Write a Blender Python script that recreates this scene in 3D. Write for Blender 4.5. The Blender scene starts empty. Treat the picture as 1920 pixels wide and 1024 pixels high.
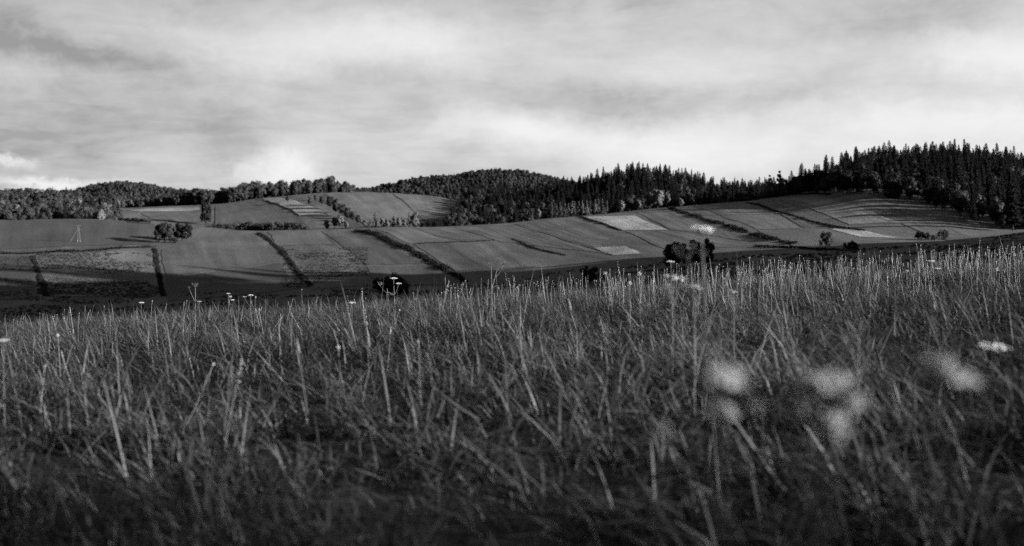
import bpy, math, random
import numpy as np
from mathutils import Vector, Matrix, noise as mnoise

random.seed(7)
RNG = np.random.default_rng(11)
SC = bpy.context.scene
COL = SC.collection

# ------------------------------------------------------------------ camera, world, sun, exposure
F, V0, EYE = 1867.0, 420.0, 0.80          # focal length in photo pixels, eye-level row, eye height (m)
cam = bpy.data.cameras.new('camera')
cam.sensor_width = 36.0
cam.lens = F / 1920.0 * 36.0
cam.shift_y = -(512.0 - V0) / 1920.0
cam.clip_start, cam.clip_end = 0.05, 40000.0
cam.dof.use_dof = True
cam.dof.focus_distance = 15.0
cam.dof.aperture_fstop = 2.0
cam_ob = bpy.data.objects.new('camera', cam)
COL.objects.link(cam_ob)
cam_ob.location = (0, 0, EYE)
cam_ob.rotation_euler = (math.radians(90), 0, 0)
SC.camera = cam_ob

SUN_EL = math.radians(13)
SUN_BACK = math.radians(17)               # how far behind the camera's right hand the sun stands
SUN_DIR = Vector((math.cos(SUN_EL) * math.cos(SUN_BACK), -math.cos(SUN_EL) * math.sin(SUN_BACK), math.sin(SUN_EL)))

SC.view_settings.view_transform = 'Standard'
SC.view_settings.look = 'None'
SC.view_settings.gamma = 1.0
SC.view_settings.use_curve_mapping = False
SC.view_settings.exposure = 3.2
SC.render.film_transparent = False
SC.cycles.use_denoising = False
SC.cycles.max_bounces = 3
SC.cycles.diffuse_bounces = 2
SC.cycles.glossy_bounces = 1
SC.cycles.transmission_bounces = 2
SC.cycles.caustics_reflective = False
SC.cycles.caustics_refractive = False
SC.cycles.transparent_max_bounces = 4

world = bpy.data.worlds.new('World')
SC.world = world
world.use_nodes = True


class NT:
    """small helper for wiring nodes"""
    def __init__(self, tree):
        self.t = tree
    def n(self, typ, **kw):
        nd = self.t.nodes.new(typ)
        for k, v in kw.items():
            if k in nd.inputs.keys() if hasattr(nd.inputs, 'keys') else False:
                pass
            setattr(nd, k, v)
        return nd
    def put(self, sock, v):
        if hasattr(v, 'is_linked') or hasattr(v, 'links'):
            self.t.links.new(v, sock)
        elif v is not None:
            sock.default_value = v
    def math(self, op, a, b=None, clamp=False):
        nd = self.t.nodes.new('ShaderNodeMath'); nd.operation = op; nd.use_clamp = clamp
        self.put(nd.inputs[0], a)
        if b is not None: self.put(nd.inputs[1], b)
        return nd.outputs[0]
    def vmath(self, op, a, b=None, out=0):
        nd = self.t.nodes.new('ShaderNodeVectorMath'); nd.operation = op
        self.put(nd.inputs[0], a)
        if b is not None:
            self.put(nd.inputs[3 if op == 'SCALE' else 1], b)
        return nd.outputs['Value'] if op in ('DOT_PRODUCT', 'LENGTH') else nd.outputs[0]
    def noise(self, vec, scale, detail=4.0, rough=0.55, dist=0.0, color=False):
        nd = self.t.nodes.new('ShaderNodeTexNoise')
        if vec is not None: self.t.links.new(vec, nd.inputs['Vector'])
        nd.inputs['Scale'].default_value = scale
        nd.inputs['Detail'].default_value = detail
        nd.inputs['Roughness'].default_value = rough
        nd.inputs['Distortion'].default_value = dist
        return nd.outputs['Color' if color else 'Fac']
    def ramp(self, fac, a, b, lo=0.0, hi=1.0):
        nd = self.t.nodes.new('ShaderNodeMapRange'); nd.interpolation_type = 'SMOOTHSTEP'
        self.put(nd.inputs[0], fac)
        for i, v in enumerate((a, b, lo, hi)): nd.inputs[i + 1].default_value = v
        return nd.outputs[0]
    def grey(self, v):
        nd = self.t.nodes.new('ShaderNodeCombineColor')
        for i in range(3): self.put(nd.inputs[i], v)
        return nd.outputs[0]


def build_world():
    t = world.node_tree; t.nodes.clear(); N = NT(t)
    out = t.nodes.new('ShaderNodeOutputWorld'); bg = t.nodes.new('ShaderNodeBackground')
    sky = t.nodes.new('ShaderNodeTexSky'); sky.sky_type = 'NISHITA'; sky.sun_disc = False
    sky.sun_elevation = SUN_EL
    sky.sun_rotation = math.atan2(SUN_DIR.x, SUN_DIR.y)
    bw = t.nodes.new('ShaderNodeRGBToBW'); t.links.new(sky.outputs[0], bw.inputs[0])
    tc = t.nodes.new('ShaderNodeTexCoord'); d = tc.outputs['Generated']
    sep = t.nodes.new('ShaderNodeSeparateXYZ'); t.links.new(d, sep.inputs[0])
    # flat cloud deck seen in perspective
    zz = N.math('ADD', N.math('MAXIMUM', sep.outputs[2], 0.0), 0.13)
    px = N.math('DIVIDE', sep.outputs[0], zz); py = N.math('DIVIDE', sep.outputs[1], zz)
    cmb = t.nodes.new('ShaderNodeCombineXYZ'); N.put(cmb.inputs[0], px); N.put(cmb.inputs[1], N.math('MULTIPLY', py, 1.25))
    deck = N.noise(cmb.outputs[0], 0.85, 7.0, 0.55, 0.5)
    deck2 = N.noise(cmb.outputs[0], 3.2, 9.0, 0.66, 0.9)
    # warped direction for the single clouds
    w = N.noise(d, 7.0, 9.0, 0.68, 0.0, True)
    w = N.vmath('SUBTRACT', w, (0.5, 0.5, 0.5))
    wx = t.nodes.new('ShaderNodeVectorMath'); wx.operation = 'MULTIPLY'
    t.links.new(w, wx.inputs[0]); wx.inputs[1].default_value = (0.20, 0.20, 0.07)
    dw = N.vmath('ADD', d, wx.outputs[0])
    def cloud(x, v, sx, sv, amp, tilt=0.0):
        c = Vector(((x - 960) / F, 1.0, (V0 - v) / F)).normalized()
        e1 = Vector((c.y, -c.x, 0)).normalized(); e2 = e1.cross(c) * 1.0
        if e2.z < 0: e2 = -e2
        a = math.radians(tilt)
        f1 = e1 * math.cos(a) + e2 * math.sin(a); f2 = -e1 * math.sin(a) + e2 * math.cos(a)
        q1 = N.vmath('DOT_PRODUCT', dw, tuple(f1 * (F / sx))); q2 = N.vmath('DOT_PRODUCT', dw, tuple(f2 * (F / sv)))
        o1 = f1.dot(c) * F / sx; o2 = f2.dot(c) * F / sv
        q1 = N.math('SUBTRACT', q1, o1); q2 = N.math('SUBTRACT', q2, o2)
        r = N.math('ADD', N.math('MULTIPLY', q1, q1), N.math('MULTIPLY', q2, q2))
        g = N.math('EXPONENT', N.math('MULTIPLY', r, -1.0))
        g = N.math('MULTIPLY', g, N.math('GREATER_THAN', N.vmath('DOT_PRODUCT', d, tuple(c)), 0.0))
        return N.math('MULTIPLY', g, amp * (1.6 if amp > 0 else 1.3))
    CL = [  # photo column, row, half width, half height, brightness, tilt
        (740, 72, 170, 48, .26, 0), (640, 95, 200, 40, .10, -6), (430, 85, 150, 26, .12, -8), (525, 312, 62, 34, .34, 0),
        (950, 245, 130, 30, .18, -8), (1480, 275, 420, 70, .16, 0), (1880, 110, 130, 45, .22, -10),
        (1250, 125, 260, 38, .12, 4), (1150, 270, 260, 40, .18, 0), (1820, 215, 180, 30, .16, 0), (130, 332, 95, 8, .34, -2), (25, 288, 42, 8, .26, -8),
        (1640, 60, 330, 30, -.10, 4), (1150, 195, 240, 34, -.12, -3), (1480, 180, 200, 18, -.10, 0), (1850, 150, 110, 26, -.13, -10), (1800, 20, 200, 40, -.10, 3),
        (60, 75, 190, 34, -.16, -14), (60, 245, 230, 36, -.12, 0), (370, 215, 280, 55, -.02, -2), (330, 140, 260, 20, -.08, -9), (1280, -10, 190, 28, -.14, 0),
    ]
    lum = N.math('MULTIPLY', sep.outputs[0], 0.36)
    lum = N.math('ADD', lum, 0.43)
    lum = N.math('ADD', lum, N.math('MULTIPLY', N.math('SUBTRACT', deck, 0.5), 0.42))
    lum = N.math('ADD', lum, N.math('MULTIPLY', N.math('SUBTRACT', deck2, 0.5), 0.26))
    st = t.nodes.new('ShaderNodeVectorMath'); st.operation = 'MULTIPLY'; t.links.new(d, st.inputs[0]); st.inputs[1].default_value = (1, 1, 2.0)
    mott = N.noise(st.outputs[0], 8.0, 8.0, 0.62, 0.4)
    lum = N.math('ADD', lum, N.math('MULTIPLY', N.math('SUBTRACT', N.ramp(mott, 0.25, 0.75), 0.5), 0.24))
    for c in CL:
        lum = N.math('ADD', lum, cloud(*c))
    lum = N.math('MAXIMUM', lum, 0.10)
    lum = N.math('MULTIPLY', N.math('SUBTRACT', 1.0, N.math('EXPONENT', N.math('MULTIPLY', lum, -1.35))), 1.04)   # thick cloud never quite burns out
    lum = N.math('MULTIPLY', lum, 0.112)
    # thin blue gaps: a share of the clear sky shines through the cloud deck
    mix = t.nodes.new('ShaderNodeMix'); mix.data_type = 'FLOAT'
    mix.inputs[0].default_value = 0.12
    N.put(mix.inputs[2], lum); N.put(mix.inputs[3], N.math('MULTIPLY', bw.outputs[0], 0.05))
    t.links.new(N.grey(mix.outputs[0]), bg.inputs[0])
    bg.inputs[1].default_value = 1.0
    t.links.new(bg.outputs[0], out.inputs[0])
build_world()
world.cycles.sampling_method = 'NONE'      # near-even sky: found by scattered rays alone

sun = bpy.data.lights.new('sun', 'SUN')
sun.energy = 5.0
sun.angle = math.radians(0.6)
sun.color = (1, 1, 1)
sun_ob = bpy.data.objects.new('sun', sun)
COL.objects.link(sun_ob)
sun_ob.rotation_euler = SUN_DIR.to_track_quat('Z', 'Y').to_euler()
sun_ob.location = (60, -20, 40)

# ------------------------------------------------------------------ materials (black and white photograph: all greys)
def new_mat(name):
    m = bpy.data.materials.new(name); m.use_nodes = True
    t = m.node_tree
    b = t.nodes['Principled BSDF']
    return m, t, NT(t), b

def mat_leaf(name, lo, hi, trans=0.25, rough=0.7, attr=None, spec=0.03):
    m, t, N, b = new_mat(name)
    oi = t.nodes.new('ShaderNodeObjectInfo')
    tc = t.nodes.new('ShaderNodeTexCoord')
    nz = N.noise(tc.outputs['Object'], 0.6, 3.0)
    f = N.math('ADD', N.math('MULTIPLY', oi.outputs['Random'], 0.6), N.math('MULTIPLY', nz, 0.4))
    if attr:
        a = t.nodes.new('ShaderNodeAttribute'); a.attribute_name = attr
        f = N.math('ADD', N.math('MULTIPLY', a.outputs['Fac'], 0.75), N.math('MULTIPLY', oi.outputs['Random'], 0.25))
    val = N.ramp(f, 0.0, 1.0, lo * .62, hi * .62)
    c = N.grey(val)
    t.links.new(c, b.inputs['Base Color'])
    b.inputs['Roughness'].default_value = rough
    b.inputs['Specular IOR Level'].default_value = spec
    tr = t.nodes.new('ShaderNodeBsdfTranslucent'); t.links.new(c, tr.inputs[0])
    mx = t.nodes.new('ShaderNodeMixShader'); mx.inputs[0].default_value = trans
    t.links.new(b.outputs[0], mx.inputs[1]); t.links.new(tr.outputs[0], mx.inputs[2])
    t.links.new(mx.outputs[0], t.nodes['Material Output'].inputs[0])
    return m

def mat_plain(name, lo, hi, scale=6.0, rough=0.8, bump=0.0, spec=0.06):
    m, t, N, b = new_mat(name)
    tc = t.nodes.new('ShaderNodeTexCoord')
    nz = N.noise(tc.outputs['Object'], scale, 5.0)
    t.links.new(N.grey(N.ramp(nz, 0.3, 0.7, lo, hi)), b.inputs['Base Color'])
    b.inputs['Roughness'].default_value = rough
    b.inputs['Specular IOR Level'].default_value = spec
    if bump:
        bp = t.nodes.new('ShaderNodeBump'); bp.inputs['Strength'].default_value = bump
        t.links.new(nz, bp.inputs['Height']); t.links.new(bp.outputs[0], b.inputs['Normal'])
    return m

def mat_field(name, tone, streak=0.5, rough_amt=0.3, row=2.2, attr=True, bump=0.5):
    """crop or grass field; rows run along the strip"""
    tone = tone * (.33 if tone < .09 else .46)
    m, t, N, b = new_mat(name)
    geo = t.nodes.new('ShaderNodeNewGeometry')
    if attr:
        a = t.nodes.new('ShaderNodeAttribute'); a.attribute_name = 'strip'
        vec = a.outputs['Vector']
    else:
        mp = t.nodes.new('ShaderNodeMapping'); mp.inputs['Rotation'].default_value = (0, 0, math.radians(-12))
        t.links.new(geo.outputs['Position'], mp.inputs[0]); vec = mp.outputs[0]
    st = t.nodes.new('ShaderNodeVectorMath'); st.operation = 'MULTIPLY'
    t.links.new(vec, st.inputs[0]); st.inputs[1].default_value = (.6 / row, 0.008, 0.01)
    s1 = N.noise(st.outputs[0], 1.0, 3.0, 0.6)
    st2 = t.nodes.new('ShaderNodeVectorMath'); st2.operation = 'MULTIPLY'
    t.links.new(vec, st2.inputs[0]); st2.inputs[1].default_value = (0.07, 0.006, 0.006)
    s2 = N.noise(st2.outputs[0], 1.0, 2.0, 0.5)
    n1 = N.noise(geo.outputs['Position'], 0.9, 6.0, 0.7)
    n2 = N.noise(geo.outputs['Position'], 0.045, 6.0, 0.65, 0.9)
    f = N.math('ADD', N.math('MULTIPLY', N.math('SUBTRACT', s1, 0.5), streak * 3.6), 1.0)
    f = N.math('ADD', f, N.math('MULTIPLY', N.math('SUBTRACT', s2, 0.5), streak * 3.2))
    f = N.math('ADD', f, N.math('MULTIPLY', N.math('SUBTRACT', n1, 0.5), rough_amt * 2.2))
    f = N.math('ADD', f, N.math('MULTIPLY', N.math('SUBTRACT', n2, 0.5), rough_amt * 3.2))
    f = N.math('MAXIMUM', N.math('MULTIPLY', f, tone), tone * 0.25)
    t.links.new(N.grey(f), b.inputs['Base Color'])
    b.inputs['Roughness'].default_value = 0.9
    b.inputs['Specular IOR Level'].default_value = 0.1
    h = N.math('ADD', N.math('MULTIPLY', n1, 0.9), N.math('MULTIPLY', s1, 0.35))
    bp = t.nodes.new('ShaderNodeBump'); bp.inputs['Strength'].default_value = bump; bp.inputs['Distance'].default_value = 0.6
    t.links.new(h, bp.inputs['Height']); t.links.new(bp.outputs[0], b.inputs['Normal'])
    return m

M = {}
M['hill'] = mat_field('hill_grass', 0.060, 0.45, 0.30, 3.0, attr=False)
M['meadow_soil'] = mat_plain('meadow_soil', 0.006, 0.014, 9.0, 0.95, 0.4)
M['grass'] = mat_leaf('grass_blade', 0.0035, 0.086, 0.28, 0.6, 'tone', 0.10)
M['stalk'] = mat_leaf('dry_stalk', 0.035, 0.13, 0.15, 0.6, 'tone', 0.3)
M['leaf'] = mat_leaf('broad_leaf', 0.011, 0.036, 0.2)
M['leaf_pale'] = mat_leaf('pale_leaf', 0.045, 0.090, 0.22)
M['leaf_dark'] = mat_leaf('shrub_leaf', 0.008, 0.022, 0.2)
M['hedge_leaf'] = mat_leaf('hedge_leaf', 0.004, 0.010, 0.15)
M['needle'] = mat_leaf('spruce_needle', 0.0024, 0.0085, 0.06, 0.8)
M['bark'] = mat_plain('bark', 0.006, 0.014, 8.0, 0.9, 0.3)
M['wood'] = mat_plain('weathered_wood', 0.022, 0.04, 14.0, 0.8, 0.2)
M['ceramic'] = mat_plain('insulator_ceramic', 0.03, 0.05, 3.0, 0.25)
M['stem'] = mat_plain('flower_stem', 0.025, 0.05, 40.0, 0.6)
M['stem_dark'] = mat_plain('deep_green_stem', 0.004, 0.008, 40.0, 0.6)
M['petal'] = mat_plain('white_petal', 0.12, 0.20, 120.0, 0.7)
M['petal_dim'] = mat_plain('faded_petal', 0.09, 0.145, 120.0, 0.7)
M['petal_fresh'] = mat_plain('fresh_petal', 0.20, 0.30, 120.0, 0.7)
M['fluff'] = mat_plain('seed_fluff', 0.10, 0.16, 90.0, 0.8)

# ------------------------------------------------------------------ mesh and object helpers
class MB:
    def __init__(self):
        self.v = []; self.f = []; self.tone = []; self.mi = []; self.m = 0; self.t = 0.5
    def vert(self, p):
        self.v.append((p[0], p[1], p[2])); self.tone.append(self.t); return len(self.v) - 1
    def face(self, *idx):
        self.f.append(idx); self.mi.append(self.m)
    def tube(self, pts, radii, sides=5, cap=True):
        rings = []
        for i, p in enumerate(pts):
            p = Vector(p)
            a = Vector(pts[max(i - 1, 0)]); b = Vector(pts[min(i + 1, len(pts) - 1)])
            d = (b - a).normalized() if (b - a).length > 1e-9 else Vector((0, 0, 1))
            s = d.orthogonal().normalized() if abs(d.z) > 0.95 else d.cross(Vector((0, 0, 1))).normalized()
            w = d.cross(s)
            rings.append([self.vert(p + (s * math.cos(k * 2 * math.pi / sides) + w * math.sin(k * 2 * math.pi / sides)) * radii[i]) for k in range(sides)])
        for r0, r1 in zip(rings, rings[1:]):
            for k in range(sides):
                self.face(r0[k], r0[(k + 1) % sides], r1[(k + 1) % sides], r1[k])
        if cap and sides > 2:
            self.face(*rings[-1]); self.face(*rings[0][::-1])
    def leaf(self, c, n, size, asp=1.6, rnd=random):
        n = Vector(n).normalized()
        s = n.orthogonal().normalized(); w = n.cross(s)
        a = rnd.uniform(0, 6.283)
        e = s * math.cos(a) + w * math.sin(a); g = n.cross(e)
        c = Vector(c)
        p = [c - e * size * asp * .5, c + g * size * .5 + n * size * .12, c + e * size * asp * .5, c - g * size * .5 + n * size * .12]
        self.face(*[self.vert(q) for q in p])
    def ball(self, c, r, seg=6, rings=4, squash=1.0):
        c = Vector(c); top = self.vert(c + Vector((0, 0, r * squash))); prev = None
        rr = []
        for i in range(1, rings):
            th = math.pi * i / rings
            rr.append([self.vert(c + Vector((r * math.sin(th) * math.cos(2 * math.pi * k / seg), r * math.sin(th) * math.sin(2 * math.pi * k / seg), r * squash * math.cos(th)))) for k in range(seg)])
        bot = self.vert(c - Vector((0, 0, r * squash)))
        for k in range(seg):
            self.face(top, rr[0][k], rr[0][(k + 1) % seg]); self.face(bot, rr[-1][(k + 1) % seg], rr[-1][k])
        for a, b in zip(rr, rr[1:]):
            for k in range(seg): self.face(a[k], b[k], b[(k + 1) % seg], a[(k + 1) % seg])
    def mesh(self, name, mats, smooth=False, tone=False):
        me = bpy.data.meshes.new(name)
        me.from_pydata(self.v, [], self.f)
        for m in (mats if isinstance(mats, (list, tuple)) else [mats]): me.materials.append(m)
        if any(self.mi): me.polygons.foreach_set('material_index', self.mi)
        if tone:
            at = me.attributes.new('tone', 'FLOAT', 'POINT'); at.data.foreach_set('value', self.tone)
        if smooth: me.polygons.foreach_set('use_smooth', [True] * len(self.f))
        me.update()
        return me

def link(name, data, parent=None, loc=None):
    o = bpy.data.objects.new(name, data); COL.objects.link(o)
    if parent is not None: o.parent = parent
    if loc is not None: o.location = loc
    return o

def tag(o, label=None, cat=None, group=None, kind=None):
    if label: o['label'] = label
    if cat: o['category'] = cat
    if group: o['group'] = group
    if kind: o['kind'] = kind
    return o

# ------------------------------------------------------------------ terrain
PX = np.arange(-6200, 8200, 5.0)
def curve(pts, win=9):
    p = np.array(pts, float)
    y = np.interp(PX, p[:, 0], p[:, 1])
    k = np.hanning(win + 2)[1:-1]; k /= k.sum()
    return np.convolve(np.pad(y, win // 2, mode='edge'), k, mode='valid')

def vz(v, depth):      # photo row at a depth -> height
    return EYE - (v - V0) / F * depth

dD = curve([(0, 470), (740, 475), (960, 500), (1270, 545), (1480, 590), (1560, 600), (1700, 620), (2600, 640)], 41)
vD = curve([(-300, 408), (0, 411), (220, 413), (300, 419), (370, 425), (480, 432), (600, 431.5), (740, 428), (860, 424), (960, 419), (1050, 408), (1100, 403), (1180, 396), (1270, 387), (1400, 378), (1480, 370), (1560, 349), (1620, 327), (1700, 321), (1800, 322), (1850, 331), (1920, 339), (2200, 352), (3000, 390)], 17)
vC = curve([(0, 566), (500, 572), (800, 560), (960, 545), (1250, 502), (1500, 484), (1920, 474), (2500, 474)], 61)
vB = curve([(0, 660), (600, 660), (960, 630), (1250, 570), (1500, 545), (1920, 520), (3000, 520)], 61)
vG = curve([(-400, 380), (0, 377), (120, 380), (230, 391), (300, 388), (370, 386), (430, 381), (480, 374), (540, 367), (600, 362), (680, 360), (740, 362), (800, 368), (860, 376), (900, 380), (960, 381), (1000, 378), (1060, 370), (1120, 358), (1200, 338), (1260, 346), (1330, 368), (1400, 373), (1480, 373), (1600, 360), (2000, 360)], 13)
dG = curve([(0, 850), (230, 880), (700, 900), (880, 880), (1000, 820), (1200, 800), (2000, 800)], 41)
vH = curve([(-600, 380), (-100, 378), (0, 376), (60, 373), (130, 366), (190, 353), (240, 349), (280, 354), (330, 364), (400, 368), (500, 364), (560, 360), (620, 361), (655, 364), (700, 360), (750, 350), (790, 341), (850, 336), (900, 328), (935, 325), (980, 329), (1030, 338), (1100, 356), (1300, 384), (2000, 384)], 7)
zD = vz(vD, dD)
dE = dD + 75
zE = np.where(PX < 240, zD - 3, np.where(PX < 900, zD - 8, zD - 6))
zE = np.convolve(np.pad(zE, 20, mode='edge'), np.ones(41) / 41, mode='valid')
zG = vz(vG, dG)
dP = np.full_like(PX, 1180.0); zP = zG - 8
dH = np.full_like(PX, 1500.0); zH = vz(vH, dH)
dQ = np.full_like(PX, 2300.0); zQ = np.full_like(PX, -4.0)
dI = np.full_like(PX, 4200.0); zI = vz(curve([(-3000, 361), (150, 361), (300, 372), (5000, 376)], 21), dI)
dJ = np.full_like(PX, 9500.0); zJ = vz(curve([(-3000, 398), (5000, 398)]), dJ)
d0 = np.full_like(PX, 45.0); z0 = np.full_like(PX, -3.0)
dB = np.full_like(PX, 150.0); zB = vz(vB, dB)
dC = np.full_like(PX, 250.0); zC = vz(vC, dC)
ND = np.stack([d0, dB, dC, dD, dE, dG, dP, dH, dQ, dI, dJ])
NZ = np.stack([z0, zB, zC, zD, zE, zG, zP, zH, zQ, zI, zJ])

def hill_polar(x, y):
    px = np.clip(960 + F * x / np.maximum(y, 1e-3), PX[0], PX[-1])
    D = np.stack([np.interp(px, PX, r) for r in ND]); Z = np.stack([np.interp(px, PX, r) for r in NZ])
    h = np.diff(D, axis=0); s = np.diff(Z, axis=0) / h
    m = np.zeros_like(D)
    w1 = 2 * h[1:] + h[:-1]; w2 = h[1:] + 2 * h[:-1]
    same = s[:-1] * s[1:] > 0
    with np.errstate(divide='ignore', invalid='ignore'):
        hm = (w1 + w2) / (w1 / s[:-1] + w2 / s[1:])
    m[1:-1] = np.where(same, hm, 0.0)
    m[0] = s[0]; m[-1] = s[-1]
    yy = np.clip(y, D[0], D[-1])
    k = np.clip((yy[None] >= D).sum(0) - 1, 0, len(D) - 2)
    ar = np.arange(len(yy))
    H = h[k, ar]; t = (yy - D[k, ar]) / H
    t2, t3 = t * t, t * t * t
    return (2 * t3 - 3 * t2 + 1) * Z[k, ar] + (t3 - 2 * t2 + t) * H * m[k, ar] + (-2 * t3 + 3 * t2) * Z[k + 1, ar] + (t3 - t2) * H * m[k + 1, ar]

def wav(x, y, s):
    r = np.random.default_rng(s)
    o = 0
    for i in range(7):
        a = r.uniform(0, 6.28); f = r.uniform(.5, 1.6); ph = r.uniform(0, 6.28)
        o = o + np.sin((x * math.cos(a) + y * math.sin(a)) * f + ph)
    return o / 7

def height(x, y):
    x = np.atleast_1d(np.asarray(x, float)); y = np.atleast_1d(np.asarray(y, float))
    lat = 6.6 * np.tanh(x / 110)
    yp = np.clip(y, -60, 28.5)
    near = .025 * np.minimum(yp, 0) * -1.0 + np.where(yp > 0, .012 * yp - .00277 * yp * yp, 0) - .133 * np.maximum(y - 28.5, 0) + lat
    near = near + .05 * wav(x, y, 3) + .035 * wav(x * 2.7, y * 2.7, 5)
    far = hill_polar(x, np.maximum(y, 1.0)) + (.7 * wav(x * .06, y * .05, 9) + .75 * wav(x * .15, y * .10, 13) + .12 * wav(x * .5, y * .4, 17)) * np.clip((y - 120) / 100, 0, 1)
    w = np.clip((y - 36) / 40, 0, 1); w = w * w * (3 - 2 * w)
    z = near * (1 - w) + far * w
    # unseen rise added out to the right, shaped to shade the valley floor
    z = z + 74 * np.exp(-((x - 215) / 60) ** 2 - ((y - 181) / 78) ** 2) + 52 * np.exp(-((x - 195) / 55) ** 2 - ((y - 88) / 54) ** 2)
    return z
def hz(x, y): return float(height(x, y)[0])

def row_of(x, y, z): return V0 + (EYE - z) / y * F
def unproject(px, v, d0, d1, n=500):
    """first ground point seen in that column at or above that row"""
    d = np.linspace(d0, d1, n); x = (px - 960) / F * d
    z = height(x, d); r = row_of(x, d, z)
    hit = np.nonzero(r <= v)[0]
    i = hit[0] if len(hit) else int(np.argmin(r))
    if len(hit) and i > 0:
        t = (r[i - 1] - v) / (r[i - 1] - r[i] + 1e-9)
        dd = d[i - 1] + t * (d[i] - d[i - 1])
    else: dd = d[i]
    xx = (px - 960) / F * dd
    return Vector((xx, dd, hz(xx, dd)))

def sheet(name, X, Y, Z, mat):
    r, c = X.shape
    me = bpy.data.meshes.new(name)
    co = np.stack([X, Y, Z], -1).reshape(-1, 3)
    i = np.arange(r * c).reshape(r, c)
    q = np.stack([i[:-1, :-1], i[:-1, 1:], i[1:, 1:], i[1:, :-1]], -1).reshape(-1, 4)
    me.vertices.add(len(co)); me.vertices.foreach_set('co', co.ravel())
    me.loops.add(q.size); me.loops.foreach_set('vertex_index', q.ravel())
    me.polygons.add(len(q)); me.polygons.foreach_set('loop_start', np.arange(len(q)) * 4)
    me.polygons.foreach_set('use_smooth', np.ones(len(q), bool))
    me.materials.append(mat); me.update(); me.validate()
    return link(name, me)

def spaced(lim, fine, k):
    a = [0.0]
    while a[-1] < lim: a.append(a[-1] + fine + k * a[-1])
    a = np.array(a); return np.concatenate([-a[:0:-1], a])
gx = spaced(300, .22, .035); gy = np.concatenate([np.linspace(-70, -4, 30), np.arange(-3.6, 40.05, .3)])
gy[-1] = 40.0
Xn, Yn = np.meshgrid(gx, gy)
o = sheet('meadow_ground', Xn, Yn, height(Xn.ravel(), Yn.ravel()).reshape(Xn.shape), M['meadow_soil'])
tag(o, kind='structure')
cols = np.concatenate([np.arange(-6000, -200, 60), np.arange(-200, 2120, 5), np.arange(2120, 7900, 60)]).astype(float)
rows = np.concatenate([np.arange(39.5, 620, 3.2), np.arange(620, 920, 4.0), np.arange(920, 1640, 9.0), np.geomspace(1640, 9500, 36)])
Pc, Yf = np.meshgrid(cols, rows)
Xf = (Pc - 960) / F * Yf
Zf = height(Xf.ravel(), Yf.ravel()).reshape(Xf.shape)
Zf[Yf < 41] -= .06
o = sheet('hill_terrain', Xf, Yf, Zf, M['hill'])
tag(o, kind='structure')

# ------------------------------------------------------------------ fields on the slopes
def field(name, quad, tone, crop=.3, streak=.5, rough=.3, row=2.2, layer=(200, 640), n=(26, 44), bump=.5):
    tl, tr, br, bl = [unproject(p[0], p[1], *layer) for p in quad]
    a, b = n
    s, t = np.meshgrid(np.linspace(0, 1, a), np.linspace(0, 1, b))
    X = (1 - t) * ((1 - s) * tl.x + s * tr.x) + t * ((1 - s) * bl.x + s * br.x)
    Y = (1 - t) * ((1 - s) * tl.y + s * tr.y) + t * ((1 - s) * bl.y + s * br.y)
    sd = int(abs(tl.x)) % 97 + 3
    X = X + 1.3 * wav(Y * .07, X * .03, sd) + .5 * wav(Y * .3, X * .1, sd + 1); Y = Y + 2.2 * wav(X * .08, Y * .02, sd + 2)
    Z = height(X.ravel(), Y.ravel()).reshape(X.shape) + (.10 if layer[0] < 500 else .22)
    W = max((tr - tl).length, (br - bl).length); L = max((bl - tl).length, (br - tr).length)
    key = 'field_%03d_%02d_%02d_%02d' % (int(tone * 1000), int(streak * 10), int(rough * 10), int(row * 10))
    if key not in M: M[key] = mat_field(key, tone, streak, rough, row, True, bump)
    ob = sheet(name, X, Y, Z, M[key])
    at = ob.data.attributes.new('strip', 'FLOAT_VECTOR', 'POINT')
    off = (tl.x * 3.1, tl.y * 1.7)
    at.data.foreach_set('vector', np.stack([s * W + off[0], t * L + off[1], 0 * s], -1).astype(np.float32).ravel())
    tag(ob, kind='structure')
    return ob

SL = (190, 640)
# quad corners: top-left, top-right, bottom-right, bottom-left, as measured in the photograph
field('grass_field', [(-60, 413), (288, 419.5), (280, 460), (-60, 470)], .040, .25, .35, .2, 3.5)
field('rough_field', [(66, 480), (284, 470), (303, 556), (92, 556)], .075, .35, .3, .8, 4, bump=.9)
field('dark_field', [(-80, 478), (56, 481), (78, 560), (-80, 566)], .036, .3, .3, .5, 4)
field('grass_field', [(302, 468), (476, 436), (520, 490), (312, 520)], .055, .25, .3, .4, 4)
field('dark_field', [(313, 523), (522, 492), (572, 540), (320, 566)], .030, .2, .3, .3, 4)
field('hay_field', [(500, 436), (600, 434.5), (628, 458), (524, 461)], .070, .3, .4, .25, 3)
field('rough_field', [(526, 463), (629, 460.5), (706, 535), (590, 542)], .066, .35, .4, .7, 3, bump=.8)
field('crop_strip', [(603, 434.5), (672, 434), (806, 494), (686, 496)], .048, .3, .7, .25, 2.2)
field('crop_strip', [(688, 500), (812, 498), (868, 532), (716, 540)], .040, .3, .5, .3, 2.2)
field('crop_strip', [(700, 431.5), (770, 430), (852, 452), (772, 457)], .078, .3, .5, .3, 2.4)
field('dark_crop_strip', [(773, 430), (850, 427.5), (900, 448), (856, 451)], .050, .4, .5, .3, 2.2)
field('crop_strip', [(776, 459), (930, 452), (1010, 500), (862, 508)], .058, .3, .6, .3, 2.2)
field('crop_strip', [(853, 427), (958, 422.5), (1130, 474), (935, 452)], .072, .3, .7, .25, 2.6)
field('crop_strip', [(962, 421), (1080, 408), (1160, 433), (1120, 470)], .062, .3, .8, .25, 2.0)
field('pale_stubble_field', [(1090, 406.5), (1188, 404.5), (1252, 431), (1166, 432)], .185, .35, .25, .3, 2.0)
field('pale_stubble_field', [(1112, 463.5), (1172, 461), (1205, 475), (1150, 478)], .17, .35, .2, .4, 2.0)
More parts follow.
